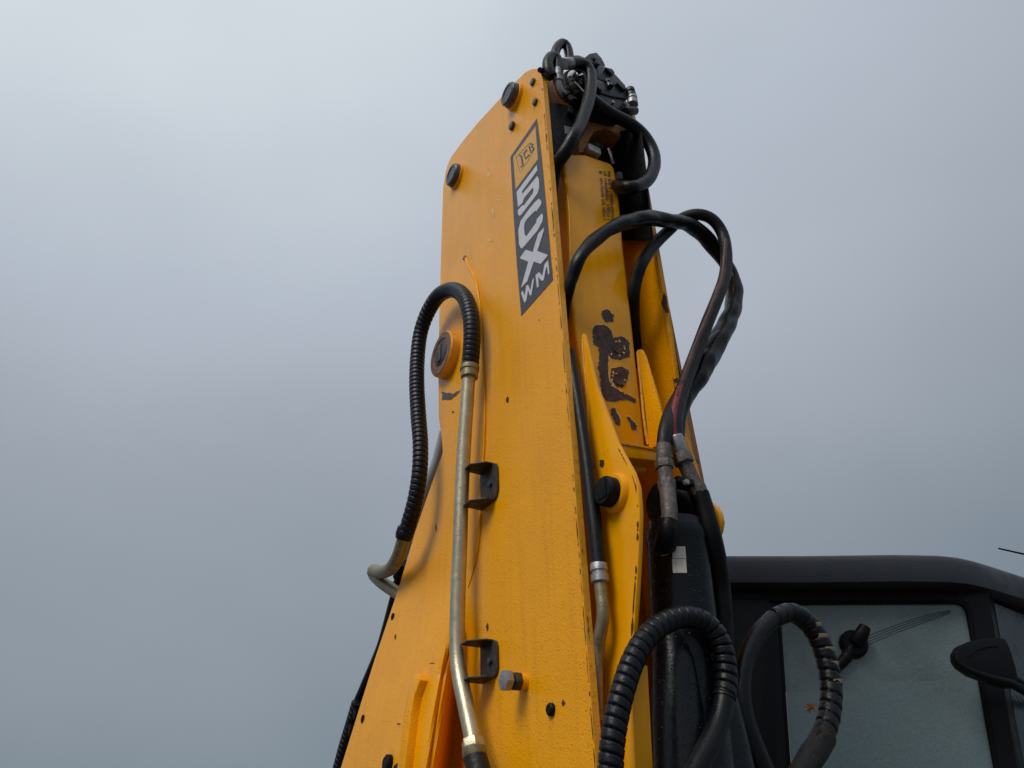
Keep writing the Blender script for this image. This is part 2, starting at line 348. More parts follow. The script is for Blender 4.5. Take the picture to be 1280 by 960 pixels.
# ------------------------------------------------------------------ near side plate
LEFT = [(86, 667), (88, 661), (91, 656), (106, 641), (126, 622.5), (155, 596), (177.5, 577.5), (188, 570), (196, 564), (205, 560), (215, 557), (234, 554), (280, 552.5), (330, 551), (400, 549),
        (470, 548), (520, 548.5), (551, 552.5), (566, 553.5), (576, 550), (621, 534), (665, 519), (726, 501), (749, 493.6), (827, 467.5), (960, 426), (1060, 397), (1150, 371)]
def right(y): return interp([(86, 671), (88, 674), (92, 676.5), (97, 678), (165, 684), (480, 709), (720, 727.5), (960, 745.5), (1150, 760)], y)
WELD = [(320, 581), (335, 587), (357, 596), (400, 601), (462, 604), (515, 606), (580, 604), (632, 601), (682, 597.5), (715, 591), (735, 585)]
FOLD = [(640, 574), (740, 568), (790, 563), (840, 549), (900, 540), (960, 531), (1060, 512), (1150, 495)]
def hh(x, y):
    h = 0.0
    if y > 600:                                  # the plate swells outwards towards its root
        b = interp(FOLD, y); amt = 0.11 * sm(650, 1000, y) 
        wdt = 10 + 30 * sm(640, 1000, y)
        h += amt * (1 - sm(b - 4, b + wdt, x))
        h -= 0.085 * sm(720, 930, y) * sm(b, b + wdt * 0.8, x) * (1 - sm(b + wdt, b + wdt + 22, x))
    if 300 < y < 740:                            # doubler welded on the back half
        b = interp(WELD, y); h += 0.006 * sm(325, 370, y) * (1 - sm(690, 735, y)) * (1 - sm(b - 3, b + 1, x))
    return h
ROWS = [86, 86.5, 87.5, 89, 91, 94, 97] + [100 + i * 5.0 for i in range(0, 211)]
NC = 84
V, F = [], []
for y in ROWS:
    xl, xr = interp(LEFT, y), right(y)
    for c in range(NC + 1):
        f = c / NC; x = xl + (xr - xl) * f
        V.append(S(x, y, hh(x, y)))
W_ = NC + 1; nr = len(ROWS)
for i in range(nr - 1):
    for c in range(NC): F.append([i * W_ + c, i * W_ + c + 1, (i + 1) * W_ + c + 1, (i + 1) * W_ + c])
TH = 0.020
o0 = len(V); V += [v - NL * TH for v in V[:o0]]
F += [[o0 + i for i in f][::-1] for f in F[:(nr - 1) * NC]]
bd = [c for c in range(W_)] + [i * W_ + NC for i in range(1, nr)] + [(nr - 1) * W_ + c for c in range(NC - 1, -1, -1)] + [i * W_ for i in range(nr - 2, 0, -1)]
mid = len(F)
for a, b in zip(bd, bd[1:] + bd[:1]): F.append([a, b, o0 + b, o0 + a])
near = link('boom_side_plate', V, F, YEL, root, True, 'near side plate of the arm with the charcoal decal', angle=32,
            mats=[YEL, EDGE], fm=[0] * mid + [1] * (len(F) - mid))
# decal
C4 = lambda X, Y: (635 + X / 12, 195 + Y / 12)
C5 = lambda X, Y: (635 + X / 12, 260 + Y / 12)
C6 = lambda X, Y: (640 + X / 12, 320 + Y / 12)
C7 = lambda X, Y: (635 + X / 9.6, 145 + Y / 9.6)
sprism('decal', [(671, 148), (674, 170), (677.5, 203), (683, 262), (691, 350), (651.5, 395), (646, 330), (642, 270), (638, 196)], 0.0012, 0.001, DECAL, near, label='charcoal slanted decal behind the model name')
YD = mat('decal_yellow', (0.72, 0.36, 0.04), 0.4, var=0.08, vscale=50, drops=0.0006, dscale=170)
sprism('decal_panel', [(669.3, 158), (672.3, 199), (644.5, 236.5), (641.5, 196.5)], 0.0017, 0.0004, YD, near)
def letter(pix, m=WHITE, h=0.0022): return sprism('letter', pix, h, 0.0006, m, near, smooth=False)
letter([C4(*p) for p in [(430, 135), (440, 215), (210, 530), (215, 572), (440, 300), (462, 345), (468, 470), (440, 565), (195, 885), (170, 897), (150, 870), (145, 815), (215, 738), (240, 740), (375, 555), (384, 500), (370, 475), (240, 632), (215, 705), (150, 765), (128, 540)]])
letter([C5(*p) for p in [(460, -140), (495, -110), (500, -60), (425, 50), (405, 40), (385, 60), (285, 165), (250, 220), (240, 290), (250, 400), (275, 425), (425, 215), (430, 170), (510, 75), (525, 120), (515, 200), (440, 340), (215, 605), (190, 600), (165, 540), (155, 330), (190, 190), (330, 0), (400, -85)]])
letter([C5(*p) for p in [(540, 290), (532, 350), (440, 645), (600, 705), (490, 838), (385, 802), (290, 1095), (195, 1198), (305, 805), (175, 752), (265, 625), (370, 660), (440, 425), (455, 385)]])
letter([C6(*p) for p in [(135, 555), (160, 522), (188, 600), (215, 440), (242, 432), (275, 520), (303, 365), (330, 326), (322, 400), (290, 585), (268, 592), (240, 510), (215, 670), (185, 702)]])
letter([C6(*p) for p in [(352, 288), (405, 240), (455, 300), (488, 125), (540, 62), (562, 258), (540, 280), (527, 150), (505, 200), (475, 362), (442, 372), (392, 308), (400, 455), (375, 478)]])
for st in ([(135, 470), (160, 482), (180, 595), (152, 612)], [(228, 405), (190, 450), (212, 515), (258, 462)], [(252, 358), (276, 442), (312, 388), (283, 374), (298, 342), (262, 335)]):
    letter(strip([C7(*p) for p in st], 2.3), DECAL)
letter(strip([C7(*p) for p in [(262, 322), (205, 385), (95, 500), (145, 680), (225, 560), (315, 405), (280, 318)]], 0.6), DECAL, 0.0020)
# weld bead round the doubler
tube('weld_bead', [S(x, y, hh(x - 4, y) * 0.6 + 0.0) for y, x in WELD], [0.006, 0.007, 0.0065, 0.005] + [0.0036] * 4 + [0.003, 0.0025, 0.0015], YEL, near, wob=0.35, step=0.004)
obox('lug', S(580.5, 322, 0.004), FR * 0.010, UP * 0.006, NL * 0.005, STEEL, near, 0.002)
# pins, bosses and bolts on the plate
def pin(x, y, rp, out_, nm='pivot_pin', boss=1.18, m=PIN, parent=near, bm_=YEL, h0=0.0):
    c = S(x, y, h0); k = mpp(c)
    r = rp * k
    lathe('pin_boss', c - NL * 0.004, NL, [(0, r * boss * 1.05), (out_ * 0.35, r * boss), (out_ * 0.40, r * boss * 0.93)], bm_, parent)
    lathe('pin_collar', c - NL * 0.003, NL, [(0, r * 1.06), (out_ * 0.55, r * 1.05), (out_ * 0.58, r * .98)], GRIME, parent)
    return lathe(nm, c - NL * 0.004, NL, [(0, r), (out_ - r * 0.12, r), (out_, r * 0.90), (out_, r * 0.72), (out_ - r * 0.06, r * 0.68)], m, parent)
def bolt(x, y, rp, out_, m=PIN, parent=near, hexa=True, h0=0.0, nm='bolt'):
    c = S(x, y, h0); r = rp * mpp(c)
    return lathe(nm, c - NL * 0.002, NL, [(0, r), (out_, r)] if hexa else [(0, r), (out_ * 0.7, r), (out_, r * 0.7)], m, parent, hexa=hexa)
pin(645, 122, 15.5, 0.050, boss=1.12)
pin(572, 221, 14.5, 0.042, boss=1.15)
bolt(667, 103, 5.2, 0.012); bolt(670, 128, 5.2, 0.012); bolt(641.5, 158, 6, 0.016)
# big boss at the back edge: ring, hollow and greasy pin end
c = S(562, 445, 0.006); k = mpp(c); rb = 31 * k
lathe('pin_boss', c - NL * 0.01, NL, [(0, rb * 1.0), (0.045, rb * 0.97), (0.050, rb * 0.93), (0.050, rb * 0.70), (0.040, rb * 0.66), (0.040, rb * 0.1)], EDGE, near, seg=40, label='worn round boss with bare rim')
lathe('boss_ring', c + NL * 0.0385, NL, [(0, rb * 0.92), (0.004, rb * 0.90), (0.004, rb * 0.66), (-0.004, rb * 0.62)], RIMR, near, seg=40)
lathe('pivot_pin', c + NL * 0.028, NL, [(0, rb * 0.55), (0.012, rb * 0.53), (0.016, rb * 0.44)], PIN, near)
obox('pin_keeper', c + NL * 0.046, FR * rb * 0.14, UP * rb * 0.40, NL * 0.004, GRIME, near, 0.002)
# long stand-off bolt, stud and rubber plugs
c = S(656, 853, 0); k = mpp(c)
lathe('stud_collar', c, NL, [(0, 11 * k), (0.018, 10 * k), (0.020, 8 * k)], YEL, near)
lathe('lock_nut', c + NL * 0.018, NL, [(0, 12 * k), (0.022, 12 * k)], BRKT, near, hexa=True)
lathe('bolt', c + NL * 0.036, NL, [(0, 6 * k), (0.012, 6 * k)], STEEL, near)
lathe('bolt', c + NL * 0.048, NL, [(0, 13.5 * k), (0.020, 13.5 * k)], STEEL, near, hexa=True, label='zinc hexagon bolt head standing off the plate')
bolt(690, 887, 8, 0.014, BLKM, hexa=False, nm='rubber_plug')
for x, y, r_ in ((491, 771, 4.5), (453.5, 899, 5.2)): bolt(x, y, r_, 0.006, BLKM, hexa=False, h0=hh(x, y), nm='rubber_plug')
for x, y in ((487, 955), (500, 962)): bolt(x, y, 11 if x < 490 else 7, 0.02, BLKM, hexa=False, h0=hh(x, y), nm='rubber_plug')
# guide rib standing on the swollen root
RB = [(523, 843), (518, 842), (513, 850), (508, 872), (504, 895), (500, 930), (496, 962), (488, 1040), (499, 1040), (505, 962), (509, 930), (513, 895), (518, 868), (525, 850)]
prism('guide_rib', [S(x, y, hh(x, y) + 0.028) for x, y in RB], -NL * 0.035, YEL, near, 0.004)
# paint chips
chips = []
def chip(cx, cy, a, b, h=0.0015, seed=1, fn=S):
    rnd = random.Random(seed); return [fn(cx + math.cos(t * math.pi / 5) * a * rnd.uniform(0.6, 1.2), cy + math.sin(t * math.pi / 5) * b * rnd.uniform(0.6, 1.2), h) for t in range(10)]
CH = [(634, 500, 1.8, 4.5), (609, 784, 1.6, 5), (704, 879, 2.2, 4), (494, 797, 1, 5), (581, 499, 1, 2), (674, 400, .9, .9), (566, 515, 2, 1), (498, 905, 3, 1), (540, 829, 4, .7), (577, 667, 1.5, 8), (545, 660, .8, 5)]
for i, (x, y, a, b) in enumerate(CH): sheet('paint_chip', chip(x, y, a, b, hh(x, y) + 0.0012, i), CHIP, near)
sheet('paint_chip', [S(x, y, hh(x, y) + 0.0012) for x, y in jag([(552, 490), (566, 492), (575, 487), (573, 492), (562, 500), (553, 500)], 2, 0.7, 4)], GRIME, near)
# chipped, cracked seam along the front edge of the plate
def seam(name, f, ya, yb, m, parent, wdt, dens, seed, fn):
    rnd = random.Random(seed); V, F = [], []; y = ya
    while y < yb:
        l = rnd.choice((2, 3, 4, 7, 12, 26, 40)) * rnd.uniform(.7, 1.3)
        if rnd.random() < dens:
            ww = wdt * rnd.uniform(0.4, 1.3); q = []
            for t in range(6): q.append((f(y + l * t / 5) + rnd.uniform(-.3, .3) - ww * math.sin(math.pi * (t + .5) / 6) / 2, y + l * t / 5))
            for t in range(5, -1, -1): q.append((f(y + l * t / 5) + rnd.uniform(-.3, .3) + ww * math.sin(math.pi * (t + .5) / 6) / 2, y + l * t / 5))
            b = len(V); V += [fn(*p) for p in q]; F.append(list(range(b, b + len(q))))
        y += l + rnd.choice((0.4, 1, 2, 6, 14))
    return link(name, V, F, m, parent, False, kind='stuff')
seam('edge_chips', lambda y: right(y) - 1.8, 110, 1100, CHIP, near, 1.1, 0.85, 3, lambda x, y: S(x, y, 0.0012))
seam('edge_chips', lambda y: right(y) + 3.2, 100, 1100, CHIP, near, 1.0, 0.35, 5, lambda x, y: T(x, y, -0.0012))
# pale scuffs
for i, (x, y, a, b) in enumerate([(616, 265, 2.5, 6), (612, 300, 4, 2), (611, 218, 4, 3), (623, 250, 6, 1.2)]):
    sheet('scuff', chip(x, y, a, b, 0.0011, 40 + i), RIM, near)

# pipe brackets
HP = 0.070
for (x, y0, y1) in ((612, 583, 630), (612, 802, 850)):
    c = S(x, (y0 + y1) / 2, 0.004); k = mpp(c); hf = 11 * k / 0.5; hu = ((S(x, y0) - S(x, y1)).length) / 2
    pl = [(-1, 1), (0.5, 1), (0.85, 0.85), (1, 0.55), (1, -0.55), (0.85, -0.85), (0.5, -1), (-1, -1)]
    br = prism('pipe_bracket', [c + NL * 0.004 + FR * hf * a + UP * hu * b for a, b in pl], -NL * 0.007, BRKT, near, 0.002)
    for s in (1, -1):
        q = [(-1.0, 0), (0.55, 0), (0.55, 0.03), (-0.1, HP), (-1.0, HP)]
        prism('bracket_flange', [c + UP * (s * hu - (0.005 if s > 0 else -0.0)) + FR * hf * a + NL * h for a, h in q], UP * 0.005, BRKT, near, 0.0015)
    lathe('bolt', c + NL * 0.005 + FR * hf * 0.3 - UP * hu * 0.1, NL, [(0, 0.010), (0.009, 0.010)], PIN, near, hexa=True)
# steel pipe on the near plate
pp = [(586, 470), (584, 500), (580, 560), (577, 620), (575, 680), (572.5, 740), (571.5, 800), (574, 840), (582, 880), (590, 918), (592, 928)]
PT = [S(x, y, HP) for x, y in pp]; pk = mpp(PT[4])
pipe = tube('hydraulic_pipe', PT, 9.3 * pk, ZINC, root, seg=24, label='long plated steel pipe running down the near plate')
def along(P0, P1, prof, name, m, parent, hexa=False, kk=None, seg=24):
    ax = (P1 - P0); k = kk or mpp(P0)
    return lathe(name, P0, ax, [(a * ax.length, r * k) for a, r in prof], m, parent, hexa=hexa, seg=seg)
along(S(586.7, 472, HP), S(587.5, 449, HP), [(0, 11), (.35, 11), (.38, 12.2), (.6, 12.2), (.65, 10.6), (1, 10.6)], 'pipe_collar', OLIVE, pipe)
along(S(590.5, 925, HP), S(593, 940, HP), [(0, 15), (1, 15)], 'pipe_nut', ZINC, pipe, hexa=True)
along(S(592.5, 936, HP), S(594, 948, HP), [(0, 15.5), (.8, 15.5), (1, 14)], 'pipe_collar', OLIVE, pipe)
hs = tube('hydraulic_hose', [S(593, 944, HP), S(599, 965, HP), S(607, 1000, HP), S(616, 1050, HP), S(622, 1100, HP)], 12.5 * pk, HOSE2, root, seg=20)
# spiral wrapped hose loop, left
hp = [(587.5, 456), (589, 440), (590, 415), (588, 393), (582, 374), (572, 364), (560, 363), (547, 371), (535, 390), (526, 415), (522, 445), (521, 480), (523, 520), (525.5, 555), (524.5, 590), (519, 625), (511, 655), (507, 668)]
HL = [S(x, y, HP + (0 if i < 5 else 0.03 * min(1, (i - 5) / 6))) for i, (x, y) in enumerate(hp)]
hk = mpp(HL[4])
h1 = tube('hydraulic_hose', HL, [10.4 * hk] * 9 + [10.0 * hk] * 4 + [9.6 * hk] * 3 + [9.8 * hk] * 2, SPIRAL, root, spiral=(0.021, 0.14), label='spiral wrapped black hose looping over the left edge')
along(S(508, 660, HP + .03), S(504, 674, HP + .03), [(0, 11), (.6, 11.5), (1, 10)], 'hose_collar', HOSE, h1)
p2 = tube('hydraulic_pipe', [S(x, y, HP + .03 - .012 * i) for i, (x, y) in enumerate([(506, 668), (502, 683), (497, 697), (488, 711), (476, 715), (467, 713), (468, 719), (480, 730), (492, 738), (505, 746)])], 8.2 * hk, OLIVE, root, seg=18, label='short bent olive pipe at the back of the arm')
# things behind the back edge of the near plate
tube('ram_rod', [S(x, y, -0.09) for x, y in ((556, 540), (545, 580), (528, 625), (508, 680), (500, 705))], 7.5 * hk, ROD, root, seg=18, label='bright ram rod showing behind the plate')
along(S(509, 705, -.06), S(494, 742, -.06), [(0, 10), (.5, 11), (.52, 8), (1, 8)], 'hose_fitting', BLKM, root)
tube('hydraulic_hose', [S(x, y, -0.05) for x, y in ((500, 722), (492, 752), (482, 790), (474, 815), (455, 860), (447, 880), (446, 900), (438, 925), (428, 960), (410, 1020))], 6.5 * hk, HOSE, root)
tube('hydraulic_hose', [S(x, y, -0.03) for x, y in ((447, 878), (439, 905), (430, 935), (422, 965), (404, 1030))], 8 * hk, SPIRAL, root, spiral=(0.02, 0.25))
for (x, y) in ((437, 905), (440, 912), (446, 893)): obox('hose_clip', S(x, y, -0.02), FR * .012, UP * .018, NL * .012, BLKM, root, .002)

# ------------------------------------------------------------------ far side plate
FX = [(137, 792.5), (150, 795.5), (270, 817.5), (380, 836.5), (475, 850), (575, 868), (660, 884), (800, 908), (960, 936), (1100, 960)]
pts = [T(interp(FX, y), y, 0) for y in (137, 150, 200, 270, 330, 380, 430, 475, 525, 575, 660, 800, 960, 1100)]
back = 0.42
V = pts + [p - FR * back for p in pts]; n = len(pts)
ring = pts + [p - FR * back for p in reversed(pts)]
far = prism('boom_side_plate', ring, -NL * TH if False else NL * TH, YEL, root, 0.004, label='far side plate of the arm seen on its inner face')
seam('edge_chips', lambda y: interp(FX, y) - 8.5, 160, 560, CHIP, far, 1.3, 0.7, 8, lambda x, y: S(x, y, -(GAP) + TH + 0.0015))
sheet('paint_chip', [S(x, y, -GAP + TH + 0.0016) for x, y in jag([(829, 363), (833, 372), (836, 392), (832, 392), (827, 380)], 3, 1, 2)], CHIP, far)
sheet('paint_chip', [S(x, y, -GAP + TH + 0.0016) for x, y in jag([(842, 474), (848, 472), (848, 479), (843, 479)], 2, 1, 3)], CHIP, far)
# black rubber guard inside the far plate, near the head
sprism('rubber_guard', [(764, 165), (800, 160), (812, 268), (813, 300), (770, 300)], -GAP + TH + 0.012, 0.010, BLKM, far, 0.002)
# web closing the back of the boom
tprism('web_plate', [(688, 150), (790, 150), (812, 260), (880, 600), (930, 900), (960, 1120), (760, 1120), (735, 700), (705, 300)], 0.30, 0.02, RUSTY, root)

# ------------------------------------------------------------------ dipper arm between the plates
BX = [(704, 203), (712, 191.5), (731, 192.5), (764, 204), (768.5, 211), (774, 240), (780, 310), (788, 380), (796, 455), (806, 545), (810, 590), (742, 590), (737, 560), (728, 470), (718, 400), (713, 350), (712, 300), (711, 262), (708, 232)]
arm = tprism('dipper_arm', BX, 0.035, 0.20, YEL2, root, 0.014, label='yellow box arm between the plates with rust patches', seg=4)
C8 = lambda X, Y: (690 + X / 3.69, 380 + Y / 3.69)
RU = [[(205, 95), (245, 95), (275, 125), (285, 155), (330, 150), (355, 170), (358, 240), (320, 260), (280, 255), (262, 235), (258, 290), (262, 350), (290, 385), (330, 410), (370, 430), (390, 445), (385, 455), (340, 440), (290, 450), (250, 445), (228, 420), (225, 350), (212, 300), (218, 235), (215, 200), (190, 180), (188, 110)],
      [(275, 295), (320, 290), (355, 305), (350, 350), (325, 385), (295, 380), (270, 345)],
      [(230, 30), (255, 25), (285, 50), (280, 80), (245, 80), (232, 60)],
      [(270, 480), (290, 480), (315, 530), (312, 560), (295, 555), (275, 515)],
      [(345, 515), (360, 520), (390, 560), (392, 585), (370, 578), (355, 545)]]
for i, q in enumerate(RU):
    P = [C8(*p) for p in q]
    sheet('flaked_rim', [T(x, y, 0.0342) for x, y in jag(grow(P, 0.8), 3.0, 0.9, i)], RIM, arm)
    sheet('rust_patch', [T(x, y, 0.0334) for x, y in jag(P, 1.9, 0.8, 20 + i)], RUST, arm)
for (x, y) in (C8(300, 205), C8(305, 350)):
    lathe('plug_weld', T(x, y, 0.034), FR, [(0, 0.022), (0.004, 0.020), (0.002, 0.012), (0.002, 0.004)], RUST, arm)
rr = random.Random(6)
for cx_, cy_ in (C8(300, 205), C8(305, 345)):
    for i in range(9):
        a_ = rr.uniform(0, 6.28); d_ = rr.uniform(7, 11)
        sheet('paint_flake', chip(cx_ + math.cos(a_) * d_, cy_ + math.sin(a_) * d_, rr.uniform(.8, 1.8), rr.uniform(.8, 1.8), 0.0325, i, T), RIM, arm)
# unreadable rating label print
rnd = random.Random(4); V, F = [], []
for row in range(30):
    for cx_ in range(3):
        if rnd.random() < .16: continue
        y = 214 + row * 2.05; x = 749 + cx_ * 5.2 + row * 0.16
        q = [(x + rnd.uniform(-.4, .4), y + rnd.uniform(-.6, .6)), (x + rnd.uniform(2.5, 5), y + rnd.uniform(-.9, .3)), (x + rnd.uniform(2.5, 5), y + rnd.uniform(.8, 1.5)), (x, y + rnd.uniform(.7, 1.4))]
        b = len(V); V += [T(a, c_, 0.0337) for a, c_ in q]; F.append([b, b + 1, b + 2, b + 3])
link('label_print', V, F, mat('faded_print', (0.20, 0.10, 0.045), 0.6), arm, False, kind='stuff', label='worn illegible print on the arm')
# cross bar and gussets of the arm
tprism('cross_bar', [(775, 553), (824, 562), (823, 576), (786, 572)], -0.010, 0.05, YEL2, arm, 0.003)
tprism('cross_bar', [(774, 551), (822, 560), (823, 563), (776, 555)], -0.014, 0.03, EDGE, arm, 0.001)
sprism('gusset_plate', [(796.5, 437), (801, 436.5), (805, 444), (827, 517), (830, 556), (811, 560), (805, 500), (800, 462)], -0.29, 0.012, YEL, arm, 0.003)
tube('weld_bead', [T(x, y, 0.03) for x, y in ((797, 440), (801, 480), (806, 530), (810, 556))], 0.005, EDGE, arm, wob=.5)

# ------------------------------------------------------------------ near pivot bracket (cheek plate)
YK = [(726.5, 420), (729, 416), (744, 480), (770, 551), (778, 566), (791, 590), (797, 608), (799.5, 640), (798.5, 680), (796, 730), (792, 790), (788, 850), (785, 960), (788, 1100), (700, 1100), (700, 700), (700, 560), (726, 540)]
yk = sprism('pivot_bracket', YK, -0.075, 0.014, YEL2, root, 0.0035, label='near cheek plate carrying the black pivot pin')
tube('weld_bead', [S(x, y, -0.074) for x, y in ((728, 425), (733, 488), (736, 542), (739, 600))], 0.004, EDGE, yk, wob=.5)
c = S(770, 617, -0.075); k = mpp(c)
lathe('pin_boss', c - NL * .003, NL, [(0, 27 * k), (0.012, 25.5 * k), (0.018, 23 * k)], YEL2, yk, seg=36)
lathe('pivot_pin', c, NL, [(0, 19 * k), (0.040, 19 * k), (0.047, 16.5 * k)], BLKM, yk, label='black round pivot pin end')
obox('pin_flat', c + NL * .047 + UP * .002, FR * 9 * k, UP * 12 * k, NL * .003, BLKM, yk, .002)
sheet('drilled_hole', chip(752, 579, 3.6, 6.5, -0.0738, 9), CHIP, yk)
seam('edge_chips', lambda y: interp([(416, 729), (480, 744), (551, 769), (590, 790), (608, 796), (640, 799), (700, 797), (790, 791)], y) - 1.5, 560, 790, CHIP, yk, 1.9, 0.7, 12, lambda x, y: S(x, y, -0.0735))
sprism('cheek_flange', [(783, 830), (788, 829), (800, 1100), (786, 1100)], -0.02, 0.05, YEL2, yk, 0.003)
# second, narrow arm rib in the dark gap
tprism('inner_rib', [(722, 420), (729, 420), (748, 640), (762, 760), (768, 960), (770, 1100), (756, 1100), (752, 960), (742, 700)], 0.16, 0.03, YEL2, root, 0.003)

# ------------------------------------------------------------------ far pivot bracket
YF = [(846, 540), (852, 540), (866, 580), (872, 604), (878, 619), (886, 627), (893, 632), (898, 641), (900, 652), (898, 664), (893, 675), (889, 690), (888, 760), (892, 860), (900, 1100), (845, 1100), (845, 700)]
yf = sprism('pivot_bracket', YF, -0.425, 0.020, YEL2, root, 0.0035, label='far cheek plate showing beyond the cylinder')
c = S(876, 648, -0.44); k = mpp(c)
lathe('pin_boss', c, -NL, [(0, 17 * k), (0.014, 16.5 * k), (0.018, 14 * k)], YEL2, yf, seg=36)
lathe('pivot_pin', c, -NL, [(0.02, 7 * k), (0.042, 7 * k)], PIN, yf)

# ------------------------------------------------------------------ hydraulic cylinder
CD = -0.06
A = T(845, 655, CD + .02); B = T(873, 1000, CD + .02); k = mpp(A)
ax = (B - A)
cyl = lathe('hydraulic_cylinder', A, ax, [(0, 30 * k), (0.006, 35 * k), (0.03, 36 * k), (0.034, 38 * k), (0.06, 38 * k), (0.066, 36.5 * k), (ax.length, 41 * k), (ax.length + .3, 41 * k)], BLK, root, seg=56, label='fat black hydraulic cylinder beaded with rain')
c = T(843, 632, CD + .05)
lathe('cylinder_eye', c + NL * .06, -NL, [(0, 24 * k), (0.004, 27 * k), (0.116, 27 * k), (0.12, 24 * k)], BLKM, cyl, seg=36)
q = [T(x, y, CD - .055) for x, y in ((840, 683), (857, 683), (857.5, 700), (840.5, 700))]
def on_cyl(px, py, off=0.0015):
    d = ray(px, py); o_ = CAM; u = ax.normalized()
    w0 = o_ - A; a_ = d - u * d.dot(u); b_ = w0 - u * w0.dot(u)
    def solve(r):
        aa = a_.dot(a_); bb = 2 * a_.dot(b_); cc = b_.dot(b_) - r * r; D = bb * bb - 4 * aa * cc
        return (-bb - math.sqrt(max(D, 0))) / (2 * aa)
    t_ = solve(36.7 * k); z = (o_ + d * t_ - A).dot(u); r = (36.5 + 4.5 * (z - .066) / (ax.length - .066)) * k + off
    return o_ + d * solve(r)
for (xa, xb, ya, yb) in ((839.5, 856.5, 683, 698), (840, 857.5, 698.6, 716)):
    V = []; F = []
    for i in range(5):
        for j in range(3): V.append(on_cyl(xa + (xb - xa) * i / 4 + (j * .6), ya + (yb - ya) * j / 2))
    for i in range(4):
        for j in range(2): F.append([i * 3 + j, i * 3 + j + 1, i * 3 + j + 4, i * 3 + j + 3])
    link('white_sticker', V, F, STICK, cyl, True)
link('scratch', [on_cyl(x, y) for x, y in ((826, 694), (836, 692.5), (836, 693.5), (826, 695))], [[0, 1, 2, 3]], STICK, cyl, False)
# lower casting lying along the cylinder
cs = tube('cylinder_port_tube', [T(x, y, -0.055) for x, y in ((838, 792), (846, 830), (852, 900), (858, 970), (866, 1100))], [20 * k, 27 * k, 31 * k, 33 * k, 34 * k], BLK, root, seg=32, label='rounded black casting on the lower cylinder')
cs2 = tube('cylinder_port_tube', [T(x, y, -0.01) for x, y in ((884, 820), (900, 880), (912, 940), (925, 1020), (935, 1100))], [14 * k, 22 * k, 24 * k, 26 * k, 26 * k], BLK, root, seg=28)

# ------------------------------------------------------------------ hose in the gap by the near plate
gp = [(712, 440), (722, 500), (729, 545), (734, 580), (740, 630), (745, 670), (748.5, 706)]
GP = [S(x, y, -0.035) for x, y in gp]; gk = mpp(GP[3])
hg = tube('hydraulic_hose', GP, [8 * gk] * 3 + [8.5 * gk, 9.2 * gk, 9.5 * gk, 9.5 * gk], HOSE, root, seg=18, label='black hose squeezed in the gap beside the near plate')
along(S(748, 704, -.035), S(750.5, 729, -.035), [(0, 10), (.1, 11), (.4, 11), (.45, 9.3), (.55, 9.3), (.6, 11.3), (.95, 11.3), (1, 9)], 'hose_collar', STEEL, hg)
tube('hydraulic_pipe', [S(x, y, -.035) for x, y in ((750, 726), (752, 745), (754, 765), (752, 785), (748, 805), (746, 830), (746, 900))], 7.2 * gk, OLIVE, root, seg=18)

# ------------------------------------------------------------------ head of the boom: motor, valve block, hoses
C2 = lambda X, Y: (660 + X / 7.11, 30 + Y / 7.11)
C1 = lambda X, Y: (540 + X / 4, 30 + Y / 4)
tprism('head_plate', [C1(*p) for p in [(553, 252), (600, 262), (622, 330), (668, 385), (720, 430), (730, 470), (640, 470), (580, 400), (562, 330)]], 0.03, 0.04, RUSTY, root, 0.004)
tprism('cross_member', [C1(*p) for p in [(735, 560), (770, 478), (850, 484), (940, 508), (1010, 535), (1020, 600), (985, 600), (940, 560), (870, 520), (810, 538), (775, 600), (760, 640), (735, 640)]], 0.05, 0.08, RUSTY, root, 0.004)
tprism('head_backing', [C1(*p) for p in [(580, 380), (760, 420), (1010, 470), (1060, 660), (1060, 900), (620, 900)]], 0.16, 0.03, BLKM, root)
mot = tprism('slew_motor', [C1(*p) for p in [(580, 388), (640, 393), (735, 430), (725, 560), (695, 640), (640, 668), (608, 640)]], 0.0, 0.10, BLKM, root, 0.010)
tprism('motor_label', [C1(*p) for p in [(663, 508), (712, 520), (702, 553), (668, 548)]], -0.002, 0.002, STEEL, mot)
lathe('motor_port', T(*C1(690, 455), -0.0), FR, [(0, .022), (.02, .022), (.024, .017)], BLK, mot)
obox('lock_block', T(*C1(800, 640), 0.04), NL * .03, UP * .018, FR * .02, STEEL, root, .004)
tube('steel_rod', [T(*C1(882, 625), 0.03), T(*C1(895, 665), 0.03), T(*C1(905, 700), 0.04)], 0.006, STEEL, root)
lathe('fitting', T(*C1(935, 770), 0.04), UP, [(-.02, .018), (.02, .018)], BRKT, root, hexa=True)
tprism('valve_body', [C2(*p) for p in [(330, 420), (480, 330), (620, 360), (740, 420), (860, 580), (880, 700), (700, 740), (560, 740), (340, 700), (310, 560)]], 0.03, 0.10, BLKM, root, 0.008)
vb = tprism('valve_block', [C2(*p) for p in [(575, 470), (600, 480), (790, 560), (870, 585), (905, 610), (885, 665), (830, 655), (760, 645), (590, 592), (560, 560)]], -0.035, 0.16, VALV, root, 0.006, label='black multi section hydraulic valve block at the top')
